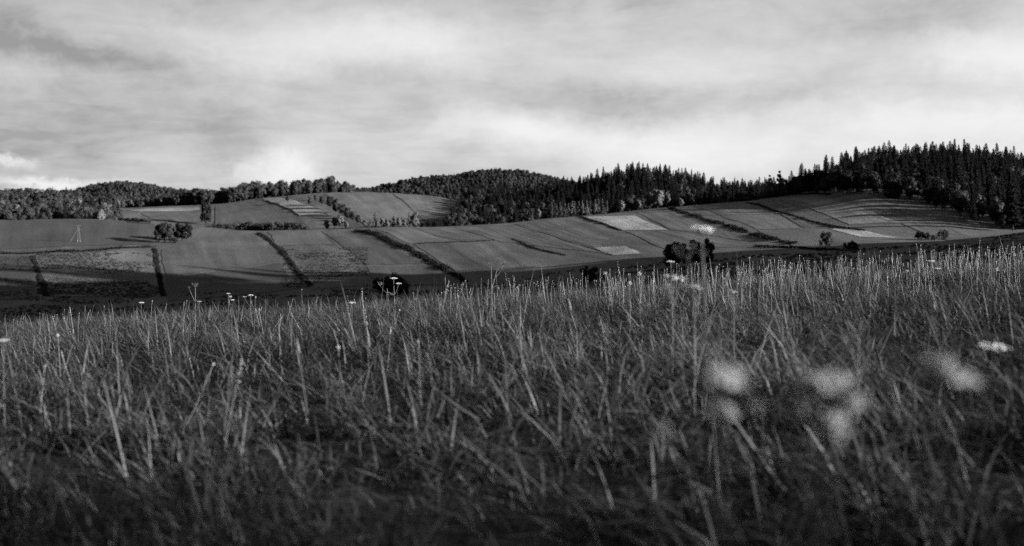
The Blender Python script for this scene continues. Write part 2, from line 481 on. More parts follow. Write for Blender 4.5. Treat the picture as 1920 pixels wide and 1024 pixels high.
field('crop_strip', [(1192, 399), (1262, 390.5), (1420, 452), (1256, 431)], .066, .3, .7, .25, 2.2)
field('crop_strip', [(1168, 434), (1254, 433), (1410, 460), (1250, 470)], .072, .3, .6, .25, 2.2)
field('hay_field', [(1300, 387), (1398, 381), (1506, 428), (1420, 430)], .070, .3, .6, .35, 3.0)
field('crop_strip', [(1420, 432), (1510, 430), (1600, 456), (1490, 462)], .056, .3, .6, .3, 2.6)
field('grass_field', [(1404, 380), (1446, 376), (1560, 424), (1512, 428)], .056, .3, .7, .3, 2.6)
field('pale_grass_strip', [(1450, 375.5), (1486, 371), (1680, 416), (1590, 421)], .100, .3, .8, .35, 2.6)
field('pale_stubble_field', [(1556, 430), (1588, 425.5), (1688, 447), (1610, 444)], .165, .35, .2, .35, 2.0)
field('grass_field', [(1490, 372), (1620, 361), (1760, 412), (1684, 415)], .046, .25, .8, .3, 3.4)
field('grass_field', [(1690, 418), (1765, 414), (1990, 452), (1800, 452)], .058, .25, .8, .35, 3.0)
ML = (600, 905)
field('hill_meadow', [(404, 387), (470, 379), (560, 424), (404, 425)], .060, .25, .3, .3, 3.0, ML)
field('pale_hay_strip', [(482, 374.5), (520, 371), (612, 400), (560, 405)], .125, .3, .3, .3, 2.4, ML)
field('hill_meadow', [(528, 371), (592, 364.5), (652, 402), (616, 404)], .070, .25, .4, .3, 3.0, ML)
field('hill_meadow', [(604, 364), (730, 363.5), (800, 420), (690, 424)], .086, .25, .35, .25, 3.4, ML)
field('hill_meadow', [(736, 364), (866, 379), (820, 412), (804, 420)], .078, .25, .3, .25, 3.4, ML)
field('pale_hay_strip', [(236, 394), (372, 388.5), (376, 394), (262, 398)], .120, .3, .3, .4, 3.0, ML)
field('hill_meadow', [(262, 400), (378, 396), (384, 416), (300, 416)], .058, .25, .3, .3, 3.0, ML)

# ------------------------------------------------------------------ trees
def limb_set(mb, h, rnd, trunk_r, first, n, spread):
    bend = rnd.uniform(-.03, .03) * h
    pts = [(0, 0, -.4), (bend * .2, 0, h * .12), (bend * .5, bend * .3, h * .4), (bend, bend, h * .8)]
    mb.tube(pts, [trunk_r * 1.25, trunk_r, trunk_r * .7, trunk_r * .2], 6)
    for k in range(n):
        a = k * 2.4 + rnd.uniform(-.4, .4); z = h * (first + (.75 - first) * k / n)
        p = Vector((bend * z / h, bend * .5 * z / h, z)); L = spread * rnd.uniform(.55, .9)
        e = p + Vector((math.cos(a) * L, math.sin(a) * L, h * rnd.uniform(.08, .2)))
        mid = (p + e) * .5 + Vector((0, 0, -h * .02))
        mb.tube([p, mid, e], [trunk_r * .45, trunk_r * .28, trunk_r * .08], 4)

def broadleaf(seed, h=10., w=3.4, zc=.51, zr=.50, leaf=.50, n=2600, lobes=44, lean=0.0):
    """returns (trunk mesh builder, crown mesh builder)"""
    rnd = random.Random(seed); tk = MB(); limb_set(tk, h, rnd, h * .022, .25, 8, w * .75)
    cr = MB(); L = []
    for i in range(lobes):
        while True:
            p = Vector((rnd.uniform(-1, 1), rnd.uniform(-1, 1), rnd.uniform(-1, 1)))
            if .25 < p.length < 1: break
        p = p * (.55 + .45 * p.length) * .86
        L.append((Vector((p.x * w * .8, p.y * w * .8, h * (zc + p.z * zr * .85))), rnd.uniform(.26, .44) * w))
    for i in range(n):
        c, r = L[rnd.randrange(len(L))]
        q = Vector((rnd.gauss(0, 1), rnd.gauss(0, 1), rnd.gauss(0, 1))).normalized()
        rr = r * rnd.uniform(.45, 1.08)
        p = c + Vector((q.x * rr, q.y * rr, q.z * rr * .85))
        nn = q + (c - Vector((0, 0, h * zc))).normalized() * .6 + Vector((rnd.gauss(0, .2), rnd.gauss(0, .2), rnd.gauss(0, .2) + .1))
        cr.leaf(p, nn, leaf * rnd.uniform(.6, 1.3), 1.5, rnd)
    return tk, cr

def slim(seed, h=12., w=1.7, leaf=.38, n=1000):
    rnd = random.Random(seed); tk = MB(); limb_set(tk, h, rnd, h * .014, .15, 10, w * .6)
    cr = MB(); lob = []
    for i in range(24):
        z = rnd.uniform(.2, .97); t = (z - .2) / .77
        ww = w * (math.sin(math.pi * min(1, t * .8 + .22)) ** .7) * (1 - .45 * t)
        a = rnd.uniform(0, 6.28); rr = ww * rnd.uniform(.2, .75)
        lob.append((Vector((math.cos(a) * rr, math.sin(a) * rr, z * h)), max(.35, ww * rnd.uniform(.35, .55))))
    for i in range(n):
        c, r = lob[rnd.randrange(len(lob))]
        q = Vector((rnd.gauss(0, 1), rnd.gauss(0, 1), rnd.gauss(0, 1))).normalized()
        rr = r * rnd.uniform(.4, 1.1)
        cr.leaf(c + Vector((q.x * rr, q.y * rr, q.z * rr * 1.5)), q + Vector((rnd.gauss(0, .5), rnd.gauss(0, .5), rnd.gauss(0, .5))), leaf * rnd.uniform(.6, 1.3), 1.6, rnd)
    return tk, cr

def spruce(seed, h=20., w=3.0, sparse=0):
    rnd = random.Random(seed); tk = MB()
    tk.tube([(0, 0, -.5), (0, 0, h * .5), (0, 0, h * .99)], [h * .013, h * .009, .03], 6)
    cr = MB(); z = h * rnd.uniform(.10, .18); k = 0
    while z < h * .985:
        t = z / h
        r = w * (1 - t) ** .7 * rnd.uniform(.82, 1.12) + .18
        nb = max(5, int(5 + 9 * (1 - t))) - sparse
        a0 = rnd.uniform(0, 6.28)
        for b in range(nb):
            if rnd.random() < .06: continue
            a = a0 + b * 6.283 / nb + rnd.uniform(-.2, .2); L = r * rnd.uniform(.72, 1.15)
            d = Vector((math.cos(a), math.sin(a), 0)); s = Vector((-d.y, d.x, 0))
            dr = L * rnd.uniform(.18, .42); wd = L * .26 + .14
            p0 = Vector((0, 0, z)); p1 = p0 + d * L * .55 - Vector((0, 0, dr * .45)); p2 = p0 + d * L - Vector((0, 0, dr * .8 - .06 * L))
            i0 = cr.vert(p0 + Vector((0, 0, .12))); a1 = cr.vert(p1 + s * wd); b1 = cr.vert(p1 - s * wd); i2 = cr.vert(p2)
            c1 = cr.vert(p1 + Vector((0, 0, .16 + .05 * L)))
            cr.face(i0, a1, c1); cr.face(i0, c1, b1); cr.face(a1, i2, c1); cr.face(c1, i2, b1)
            # hanging twigs
            for q in range(2):
                f = rnd.uniform(.35, .95); m = p0.lerp(p2, f) + s * rnd.uniform(-wd, wd) * (1 - f * .6)
                u = cr.vert(m + d * .22); v = cr.vert(m - d * .22); x = cr.vert(m + s * .15 - Vector((0, 0, .5 + .25 * rnd.random())))
                cr.face(u, v, x)
        z += (h * .040) * (1.05 - .45 * t) * rnd.uniform(.85, 1.15)
    cr.tube([(0, 0, h * .94), (0, 0, h * 1.01)], [.10, .02], 4)
    return tk, cr

def shrub(seed, h=3., w=2.2, leaf=.28, n=700, lobes=18, lr=(.24, .42)):
    rnd = random.Random(seed); tk = MB()
    for k in range(6):
        a = k * 1.05 + rnd.uniform(-.3, .3)
        tk.tube([(math.cos(a) * .15, math.sin(a) * .15, -.3), (math.cos(a) * w * .3, math.sin(a) * w * .3, h * .4), (math.cos(a) * w * .5, math.sin(a) * w * .5, h * .75)], [.07, .05, .015], 4)
    cr = MB(); lob = []
    for i in range(lobes):
        a = rnd.uniform(0, 6.28); r = w * math.sqrt(rnd.random()) * .8
        z = h * rnd.uniform(.18, .8) * (1 - .35 * (r / w) ** 2)
        lob.append((Vector((math.cos(a) * r, math.sin(a) * r, z)), w * rnd.uniform(*lr)))
    for i in range(n):
        c, r = lob[rnd.randrange(len(lob))]
        q = Vector((rnd.gauss(0, 1), rnd.gauss(0, 1), rnd.gauss(0, 1))).normalized(); rr = r * rnd.uniform(.45, 1.1)
        p = c + q * rr
        if p.z < 0: p.z = rnd.uniform(0, .3)
        cr.leaf(p, q + Vector((rnd.gauss(0, .45), rnd.gauss(0, .45), rnd.gauss(0, .45))), leaf * rnd.uniform(.6, 1.3), 1.5, rnd)
    return tk, cr

def merged(tk, cr, name, leafmat):
    mb = MB(); mb.v = tk.v + cr.v; n = len(tk.v)
    mb.f = list(tk.f) + [tuple(i + n for i in f) for f in cr.f]
    mb.mi = [0] * len(tk.f) + [1] * len(cr.f); mb.tone = tk.tone + cr.tone
    return mb.mesh(name, [M['bark'], leafmat])

def kit(fn, specs, leafmat, name):
    out = []
    for sp in specs:
        tk, cr = fn(**sp)
        hgt = max(p[2] for p in cr.v)
        out.append(dict(trunk=tk.mesh(name + '_trunk', M['bark']), crown=cr.mesh(name + '_crown', leafmat), whole=merged(tk, cr, name, leafmat), h=hgt))
    return out
K = {}
K['broad'] = kit(broadleaf, [dict(seed=1), dict(seed=2, w=3.0, lobes=22), dict(seed=3, w=3.9, zc=.58), dict(seed=4, w=2.7, zr=.44), dict(seed=5, w=3.4, lobes=34, n=1800)], M['leaf'], 'broadleaf')
K['pale'] = kit(broadleaf, [dict(seed=21, w=2.6, zc=.56, zr=.44), dict(seed=22, w=3.0), dict(seed=23, w=3.3, lobes=30)], M['leaf_pale'], 'pale_broadleaf')
K['slim'] = kit(slim, [dict(seed=31), dict(seed=32, w=1.4), dict(seed=33, w=2.1, n=1300), dict(seed=34, w=1.8)], M['leaf_pale'], 'slim_tree')
K['spruce'] = kit(spruce, [dict(seed=41, w=3.8), dict(seed=42, w=3.2), dict(seed=43, w=4.4), dict(seed=44, w=3.5, sparse=2), dict(seed=45, w=3.0, sparse=1), dict(seed=46, w=4.0, sparse=1)], M['needle'], 'spruce')
K['sparse'] = kit(slim, [dict(seed=35, n=420), dict(seed=36, w=2.0, n=480)], M['leaf_pale'], 'sparse_tree')
K['shrub'] = kit(shrub, [dict(seed=51), dict(seed=52, w=2.6), dict(seed=53, h=2.4, w=1.6), dict(seed=54, w=1.8)], M['leaf_dark'], 'shrub')
K['bush'] = kit(shrub, [dict(seed=61, h=8., w=4.0, leaf=.42, n=3800, lobes=38, lr=(.13, .30)), dict(seed=62, h=8., w=3.6, leaf=.42, n=3600, lobes=38, lr=(.13, .30)), dict(seed=63, h=7., w=4.4, leaf=.42, n=3800, lobes=38, lr=(.13, .30))], M['leaf_dark'], 'bush')
K['pale_shrub'] = kit(shrub, [dict(seed=71), dict(seed=72, w=1.7), dict(seed=73, w=2.4)], M['leaf'], 'pale_shrub')

def tree(name, kind, pos, h, label, cat='tree', group=None, wide=1.0, var=None):
    kk = K[kind]; k = kk[(var if var is not None else random.randrange(len(kk))) % len(kk)]
    e = link(name, None, None, (pos.x, pos.y, pos.z)); s = h / k['h']
    e.scale = (s * wide, s * wide, s); e.rotation_euler = (0, 0, random.uniform(0, 6.28))
    link('trunk', k['trunk'], e); link('crown', k['crown'], e)
    return tag(e, label, cat, group)

def tree_px(name, kind, px, v, hpx, label, layer, cat='tree', group=None, wide=1.0, var=None, sink=0.0):
    p = unproject(px, v, *layer); p.z -= sink
    return tree(name, kind, p, hpx / F * p.y, label, cat, group, wide, var)

ORD = ['first', 'second', 'third', 'fourth', 'fifth', 'sixth', 'seventh', 'eighth', 'ninth', 'tenth', 'eleventh', 'twelfth', 'thirteenth', 'fourteenth', 'fifteenth', 'sixteenth', 'seventeenth', 'eighteenth', 'nineteenth', 'twentieth', 'twenty-first', 'twenty-second', 'twenty-third', 'twenty-fourth']

# trees standing alone or in small groups on the near slope
tree_px('field_tree', 'bush', 309, 455, 39, 'left round dark tree of the pair beside the pole field', SL, group='pair of round trees on the slope', wide=.95, var=0)
tree_px('field_tree', 'bush', 342, 452, 36, 'right round dark tree of the pair beside the pole field', SL, group='pair of round trees on the slope', wide=.95, var=1)
tree_px('shrub', 'shrub', 325, 456, 12, 'low shrub at the foot of the pair of round trees', SL, 'shrub')
tree_px('valley_bush', 'bush', 735, 556, 46, 'large dark dome-shaped bush in the shaded valley below the hedgerow', (150, 300), 'bush', wide=1.25, var=2)
tree_px('valley_bush', 'bush', 1268, 500, 48, 'left dark bush of the clump behind the tall umbels', (150, 330), 'bush', 'bush clump at the meadow edge', .95, 0)
tree_px('valley_bush', 'bush', 1312, 500, 54, 'right dark bush of the clump behind the tall umbels', (150, 330), 'bush', 'bush clump at the meadow edge', .95, 1)
tree_px('valley_bush', 'bush', 1107, 532, 34, 'small dark bush in the valley below the lower pale field', (150, 300), 'bush', wide=1.0, var=1)
tree_px('slope_bush', 'pale_shrub', 1550, 462, 30, 'upright shrub standing at the tip of the pale stubble wedge', SL, 'shrub', wide=.7, var=1)
tree_px('slope_bush', 'bush', 1596, 470, 20, 'low wide bush just above the meadow grass below the stubble wedge', SL, 'bush', wide=1.2, var=2)
for i, (x, v, h) in enumerate([(1722, 449, 17), (1735, 449, 15), (1767, 449, 20), (1752, 451, 12)]):
    tree_px('slope_shrub', 'shrub', x, v, h, ORD[i] + ' small dark shrub of the cluster on the far right slope', SL, 'shrub', 'shrubs on the lower right slope', .8)
tree_px('slope_bush', 'bush', 1672, 371, 16, 'flat dark bush at the upper field corner before the spruce wood', SL, 'bush', wide=1.7, var=2)
for i, (x, v, h, w) in enumerate([(1010, 413, 22, .9), (1165, 399, 24, 1.0), (1180, 397, 32, 1.0), (1197, 396, 22, 1.0), (1217, 393, 34, 1.0), (1233, 392, 38, 1.0), (1250, 390, 30, .9), (1277, 388, 17, 1.2)]):
    tree_px('ridge_tree', 'pale' if i not in (2,) else 'broad', x, v, h, 'leafy round-topped tree on the field ridge, %s from the left' % ORD[i], (470, 660), group='round trees along the field ridge', wide=w * .95, var=i)
for i in range(15):
    x = 1036 + i * 7.2 + random.uniform(-2, 2)
    tree_px('slim_tree', 'slim', x, 409 - (x - 1036) * .105, random.uniform(24, 33), 'slim pale tree, %s from the left in the row along the ridge' % ORD[i], (520, 640), group='row of slim trees behind the field ridge')
for i, (x, v, h) in enumerate([(1443, 377, 44), (1462, 376, 50), (1473, 377, 26)]):
    tree_px('poplar', 'slim', x, v, h, ['tall pale poplar left of the gap between the two woods', 'tallest pale poplar in the gap between the two woods', 'short tree at the foot of the poplars between the woods'][i], (560, 680), wide=1.25, var=2)
for i, (x, v, h) in enumerate([(1503, 366, 20), (1490, 368, 14), (1537, 360, 30), (1556, 358, 18), (1566, 358, 20), (1585, 359, 26), (1597, 360, 17)]):
    tree_px('wood_edge_tree', 'slim', x, v, h, 'small pale tree before the right wood, %s from the poplars' % ORD[i], (560, 680), group='small trees before the right wood', wide=1.3)
# trees on and below the hill in the middle distance
tree_px('hill_tree', 'bush', 386, 421, 44, 'tall narrow dark tree standing alone left of the middle hill', ML, wide=.5, var=1)
for i, (x, v, h) in enumerate([(539, 380, 15), (580, 384, 16), (592, 377, 12), (604, 386, 19), (619, 393, 26), (630, 400, 28), (641, 407, 26), (652, 412, 24), (662, 417, 22), (672, 422, 20)]):
    tree_px('hillside_tree', 'broad', x, v, h, 'dark tree in the line climbing the middle hill, %s from the top' % ORD[i], ML, group='tree line climbing the middle hill', wide=1.05)
for i, (x, v, h) in enumerate([(613, 428, 20), (627, 428, 24), (637, 429, 30), (649, 429, 18)]):
    tree_px('low_tree', 'pale', x, v + 3, h, 'pale bushy tree below the middle hill, %s of the clump at the dip' % ORD[i], ML, group='pale tree clump in the dip')
for i, (x, h) in enumerate([(684, 20), (693, 27), (703, 34), (718, 24), (727, 20), (738, 30), (749, 24), (758, 20), (767, 34), (778, 34), (790, 14), (802, 16), (813, 15)]):
    tree_px('dip_tree', 'slim' if i in (1, 2, 5, 8) else 'pale', x, 431, h, 'pale tree in the row behind the ridge hedgerow, %s from the left' % ORD[i], (560, 800), group='tree row in the dip behind the ridge', wide=1.0)
for i in range(22):
    x = 392 + i * 8.4 + random.uniform(-2, 2)
    tree_px('belt_shrub', 'pale_shrub', x, 434, random.uniform(13, 20), 'shrub in the long belt under the middle hill, %s from the left' % ORD[i], (540, 800), 'shrub', 'shrub belt under the middle hill', 1.25)
for i in range(9):
    tree_px('edge_shrub', 'shrub', 226 + i * 6.5, 414 + i * .6, random.uniform(6, 10), 'tiny dark shrub at the left wood edge, %s from the left' % ORD[i], (480, 640), 'shrub', 'shrubs at the left wood edge', 1.2)

# ------------------------------------------------------------------ woods
def wood_points(x0, x1, d0, d1, step, ok):
    P = []
    xa, xb = sorted([(x0 - 960) / F * d0, (x0 - 960) / F * d1])[0], sorted([(x1 - 960) / F * d0, (x1 - 960) / F * d1])[1]
    X, Y = np.meshgrid(np.arange(xa, xb, step), np.arange(d0, d1, step))
    X = X + RNG.uniform(-.45, .45, X.shape) * step; Y = Y + RNG.uniform(-.45, .45, Y.shape) * step
    X, Y = X.ravel(), Y.ravel(); px = 960 + F * X / Y
    k = (px > x0) & (px < x1); X, Y, px = X[k], Y[k], px[k]
    Z = height(X, Y); v = row_of(X, Y, Z)
    k = ok(px, Y, v); return X[k], Y[k], Z[k], px[k], v[k]

TD = lambda px: np.interp(px, PX, dD)
vb = lambda px: np.interp(px, [1440, 1480, 1520, 1560, 1620, 1700, 1760, 1820, 1920, 2100, 2600], [374, 372, 368, 364, 364, 374, 393, 414, 441, 462, 480])
WOODS = [
    ('left', (-260, 352, 535, 1120, 6.4, lambda p, d, v: np.where(p < 222, d > 545, d > 905)), .10, (9, 13), (7, 11.5)),
    ('hilltop', (330, 660, 895, 1120, 7.2, lambda p, d, v: d > np.interp(p, [330, 380, 470, 500, 600, 660], [900, 893, 893, 905, 935, 960])), .04, (11, 15), (11, 17)),
    ('middle', (800, 1490, 560, 900, 6.6, lambda p, d, v: (d > TD(p) + np.interp(p, [1000, 1150, 1400, 1490], [50, 55, 40, 30])) & (p > 836 + np.clip((d - 610) / 280, 0, 1) * 48)), .72, (11.5, 16.5), (7, 12)),
    ('right', (1440, 2500, 330, 760, 6.4, lambda p, d, v: ((v < vb(p)) | (d > TD(p) + 4)) & (d > np.interp(p, [1440, 1500, 1640, 2500], [600, 540, 330, 330]))), .86, (12, 16.5), (7, 11)),
    ('far', (-150, 1180, 1230, 1560, 6.8, lambda p, d, v: d > 0), .15, (7, 9.5), (6, 9)),
]
ALL = []
for w, (nm, args, cf, hc, hb) in enumerate(WOODS):
    X, Y, Z, px, v = wood_points(*args)
    for i in range(len(X)):
        c = cf
        if nm == 'middle':
            c = np.interp(px[i], [840, 1000, 1080], [.35, .5, .85])
            if Y[i] < TD(px[i]) + 85 and px[i] < 1240: c *= .8
            if px[i] > 1340 and Y[i] < TD(px[i]) + 70: c = .35
        if nm == 'right' and v[i] > vb(px[i]) - 16: c = .35
        if nm == 'right' and 1560 < px[i] < 1860 and -48 < v[i] - vb(px[i]) < -26: c = .6
        con = random.random() < c
        kk = 'spruce' if con else ('pale' if random.random() < (.10 if nm in ('left', 'hilltop') else 0) else 'broad')
        h = random.uniform(*(hc if con else hb)) * (1 + .22 * mnoise.noise(Vector((X[i] * .03, Y[i] * .03, 5.)))) * random.choice((.62, .8, .92, 1, 1, 1.06, 1.18))
        ALL.append([w, kk, random.randrange(len(K[kk])), X[i], Y[i], Z[i] - .3, h, px[i], v[i]])
ALL.sort(key=lambda a: a[4])
cover = np.full(1100, 1e9); vis = []
for a in ALL:
    top = a[8] - a[6] / a[4] * F; hw = a[6] * (.13 if a[1] == 'spruce' else .3) / a[4] * F
    i0, i1 = int((a[7] - hw) / 2), int((a[7] + hw) / 2) + 1
    i0, i1 = max(i0, 0), min(i1, 960)
    if i1 <= i0: vis.append(0); continue
    seg = cover[i0:i1]; vis.append(float(np.clip(np.minimum(seg, a[8]) - top, 0, None).sum()))
    cover[i0:i1] = np.minimum(seg, top + (a[8] - top) * .25)
sky_top = np.full(1100, 1e9)
for a in ALL:
    k = int(a[7] / 2)
    if 0 <= k < 1100: sky_top[k] = min(sky_top[k], a[8] - a[6] / a[4] * F)
order = np.argsort(-np.array(vis)); cnt = {'spruce': 0, 'leafy': 0}; single = set()
for i in order:
    c = 'spruce' if ALL[i][1] == 'spruce' else 'leafy'
    if vis[i] > 0 and cnt[c] < (260 if c == 'spruce' else 230): cnt[c] += 1; single.add(int(i))
WN = {'left': 'the wood on the far left behind the pole field', 'hilltop': 'the wood crowning the middle hill left of its fields', 'middle': 'the wood on the central hill behind the ridge', 'right': 'the tall wood on the right-hand hill', 'far': 'the wooded hills on the far skyline'}
WS = {'left': 'the far left wood', 'hilltop': 'the wood crowning the middle hill', 'middle': 'the central hill wood', 'right': 'the tall right-hand wood', 'far': 'the far wooded hills'}
def gn_instances(ob, coll):
    g = bpy.data.node_groups.new('scatter', 'GeometryNodeTree')
    g.interface.new_socket('Geometry', in_out='INPUT', socket_type='NodeSocketGeometry')
    g.interface.new_socket('Geometry', in_out='OUTPUT', socket_type='NodeSocketGeometry')
    n = g.nodes; gi = n.new('NodeGroupInput'); go = n.new('NodeGroupOutput')
    ci = n.new('GeometryNodeCollectionInfo'); ci.inputs[0].default_value = coll; ci.inputs[1].default_value = True; ci.inputs[2].default_value = True
    ip = n.new('GeometryNodeInstanceOnPoints'); ip.inputs['Pick Instance'].default_value = True
    def attr(nm, typ):
        a = n.new('GeometryNodeInputNamedAttribute'); a.data_type = typ; a.inputs[0].default_value = nm; return a.outputs[0]
    l = g.links.new
    l(gi.outputs[0], ip.inputs['Points']); l(ci.outputs[0], ip.inputs['Instance'])
    l(attr('idx', 'INT'), ip.inputs['Instance Index'])
    er = n.new('FunctionNodeEulerToRotation'); l(attr('rot', 'FLOAT_VECTOR'), er.inputs[0]); l(er.outputs[0], ip.inputs['Rotation'])
    l(attr('scl', 'FLOAT_VECTOR'), ip.inputs['Scale']); l(ip.outputs[0], go.inputs[0])
    md = ob.modifiers.new('scatter', 'NODES'); md.node_group = g

def scatter(name, pts, idx, rot, scl, coll, label, cat=None):
    me = bpy.data.meshes.new(name); me.vertices.add(len(pts)); me.vertices.foreach_set('co', np.asarray(pts, np.float32).ravel())
    for nm, typ, arr, key in (('idx', 'INT', np.asarray(idx, np.int32), 'value'), ('rot', 'FLOAT_VECTOR', np.asarray(rot, np.float32).ravel(), 'vector'), ('scl', 'FLOAT_VECTOR', np.asarray(scl, np.float32).ravel(), 'vector')):
        at = me.attributes.new(nm, typ, 'POINT'); at.data.foreach_set(key, arr)
    ob = link(name, me); gn_instances(ob, coll)
    return tag(ob, label, cat, kind='stuff')

def library(name, meshes):
    c = bpy.data.collections.new(name)
    for i, me in enumerate(meshes):
        c.objects.link(bpy.data.objects.new('%s_%02d' % (name, i), me))
    return c
lib_list = [('spruce', i) for i in range(len(K['spruce']))] + [('broad', i) for i in range(len(K['broad']))] + [('pale', i) for i in range(len(K['pale']))]
tree_lib = library('wood_tree', [K[a][i]['whole'] for a, i in lib_list])
lib_ix = {k: i for i, k in enumerate(lib_list)}
bulk = {w: [] for w in range(len(WOODS))}
for i, a in enumerate(ALL):
    w, kk, var, x, y, z, h, px, v = a
    s = h / K[kk][var]['h']; wd = s * random.uniform(.85, 1.15); rz = random.uniform(0, 6.28)
    if i in single:
        con = kk == 'spruce'
        o = link('spruce_tree' if con else 'leafy_tree', K[kk][var]['whole'], None, (x, y, z))
        o.scale = (wd, wd, s); o.rotation_euler = (random.uniform(-.03, .03), random.uniform(-.03, .03), rz)
        nm = WOODS[w][0]
        sort = 'dark pointed spruce' if con else ('pale leafy tree' if kk == 'pale' else 'rounded leafy tree')
        k = int(px / 2); top = v - h / y * F
        zone = 'on the skyline of ' if top <= sky_top[max(0, k - 4):k + 5].min() + 1.5 else ('at the front edge of ' if vis[i] > 500 else 'half hidden within ')
        lo, hi = max(0, WOODS[w][1][0]), min(1920, WOODS[w][1][1]); side = ('left third', 'middle third', 'right third')[min(2, int(3 * (px - lo) / (hi - lo)))]
        tag(o, sort + ' ' + zone + WS[nm] + ', ' + side, 'tree', sort.split()[-1] + ('s ' if con else 's (%s) ' % sort.split()[0]) + 'of ' + WN[nm])
    else:
        bulk[w].append(((x, y, z), lib_ix[(kk, var)], (0, 0, rz), (wd, wd, s)))
for w, L in bulk.items():
    if L: scatter('wood_mass', [l[0] for l in L], [l[1] for l in L], [l[2] for l in L], [l[3] for l in L], tree_lib, 'dense further trees filling ' + WN[WOODS[w][0]], 'wood')
# unseen trees, added only to shade the near grass and the valley floor
SH = []
for i in range(150):
    x = random.uniform(140, 300); y = random.uniform(60, 240)
    if x / y < .72: continue
    SH.append((x, y, random.uniform(11, 19)))
for i in range(60):
    x = random.uniform(130, 270); y = random.uniform(10, 110)
    SH.append((x, y, random.uniform(8, 13)))
scatter('wood_mass', [(x, y, hz(x, y) - .3) for x, y, h in SH], [random.choice([0, 1, 2, 6, 7, 8, 9]) for _ in SH], [(0, 0, random.uniform(0, 6)) for _ in SH],
        [(h / 14,) * 3 for x, y, h in SH], tree_lib, 'added unseen trees on the added rise to the right, shading the valley floor', 'wood')
random.seed(31)
for i, (x, y0, h, w) in enumerate([(27, 2.05, 9.0, .50), (36, 2.1, 11.5, .50)]):  # thin-crowned trees added out of view to darken the nearest grass
    y = y0 - x * math.tan(SUN_BACK)
    tree('added_shade_tree', 'sparse', Vector((x, y, hz(x, y) - .2)), h, 'added unseen tree behind the viewpoint, %s of the row shading the near grass' % ORD[i], group='added shade trees behind the viewpoint', wide=w, var=i)

# ------------------------------------------------------------------ hedgerows and balks between the fields
def hedge(pts, width, hgt, label, leafmat='hedge_leaf', layer=SL, dens=9, name='hedgerow', gaps=.0, seed=0):
    rnd = random.Random(seed + len(pts) * 7 + int(pts[0][0]))
    P = [unproject(x, v, *layer) for x, v in pts]
    base = P[0].copy(); mb = MB(); mb2 = MB()
    for a, b in zip(P, P[1:]):
        L = (b - a).length; n = int(L * dens * 2.2); hgt_ = hgt; ph = rnd.uniform(0, 9)
        for i in range(n):
            t = rnd.random(); s = t * L
            m = .5 + .9 * mnoise.noise(Vector((s * .09, ph, 0))) + .35 * mnoise.noise(Vector((s * .4, ph, 3)))
            if m < gaps: continue
            c = a.lerp(b, t); hh = hgt * .75 * max(.12, m)
            x = c.x + rnd.gauss(0, width * .33); y = c.y + rnd.gauss(0, width * .33)
            z = hz_fast(x, y) + hh * rnd.random() ** .8
            mb.leaf(Vector((x, y, z)) - base, (rnd.gauss(.2, 1), rnd.gauss(-.2, 1), rnd.gauss(.5, .8)), rnd.uniform(.22, .5), 1.5, rnd)
        for i in range(int(L / 4)):
            c = a.lerp(b, rnd.random())
            q = c - base; mb2.tube([q - Vector((0, 0, .2)), q + Vector((rnd.uniform(-.3, .3), 0, hgt * .5))], [.05, .02], 3)
    e = link(name, None, None, base)
    link('leaves', mb.mesh('hedge_leaves', M[leafmat]), e); link('stems', mb2.mesh('hedge_stems', M['bark']), e)
    return tag(e, label, 'hedgerow')
# cached height raster for the many leaf lookups
_rx = np.arange(-330, 420, 1.5); _ry = np.arange(170, 920, 1.5)
_RX, _RY = np.meshgrid(_rx, _ry)
_RZ = height(_RX.ravel(), _RY.ravel()).reshape(_RX.shape)
def hz_fast(x, y):
    i = min(max((x + 330) / 1.5, 0), len(_rx) - 1.001); j = min(max((y - 170) / 1.5, 0), len(_ry) - 1.001)
    a, b = int(i), int(j); s, t = i - a, j - b
    return (_RZ[b, a] * (1 - s) + _RZ[b, a + 1] * s) * (1 - t) + (_RZ[b + 1, a] * (1 - s) + _RZ[b + 1, a + 1] * s) * t

hedge([(668, 433), (690, 436.5), (722, 449), (752, 463), (780, 475), (806, 490), (836, 506)], 2.6, 1.9, 'dark leafy hedgerow running down the middle of the near slope', dens=26)
hedge([(836, 506), (856, 518), (872, 530)], 1.6, .9, 'thin end of the hedgerow in the valley shade', dens=14)
hedge([(484, 438), (500, 447), (522, 465), (546, 492), (584, 536)], 1.2, .75, 'low dark balk down the slope left of the hay field', dens=14)
hedge([(289, 466), (294, 490), (299, 520), (306, 556)], .9, .6, 'narrow hedgerow below the pair of round trees', dens=20)
hedge([(60, 480), (68, 500), (80, 535), (86, 556)], .9, .5, 'hedgerow at the left edge of the rough field', dens=18)
hedge([(-60, 474), (60, 475), (160, 471), (235, 465), (286, 463)], 2.6, 1.2, 'long scrubby hedgerow crossing under the pole field', dens=16)
hedge([(1256, 391), (1285, 401), (1310, 409), (1340, 418), (1380, 430), (1415, 441), (1450, 450), (1490, 458)], 2.4, 1.7, 'hedgerow with shrubs running down right of the pale field', dens=20, gaps=.2)
hedge([(1400, 380.5), (1450, 395), (1508, 412), (1560, 425), (1620, 433)], 1.4, .9, 'thin dark balk curving across the right slope', dens=12)
hedge([(1086, 406), (1122, 418), (1164, 432)], 1.0, .7, 'dark balk along the left edge of the pale stubble field', dens=14)
hedge([(1480, 366), (1520, 364), (1556, 366)], 1.6, 1.0, 'short dark scrub line on the upper right field', dens=14)
hedge([(960, 448), (985, 459), (1020, 470), (1060, 479)], .9, .5, 'faint balk on the central slope left of the lower pale field', dens=10)
hedge([(776, 458), (850, 454), (930, 451)], .8, .45, 'faint cross balk right of the hedgerow', dens=8)
hedge([(1415, 463), (1500, 466), (1580, 470)], 1.6, 1.0, 'scrub along the foot of the right slope', dens=12)
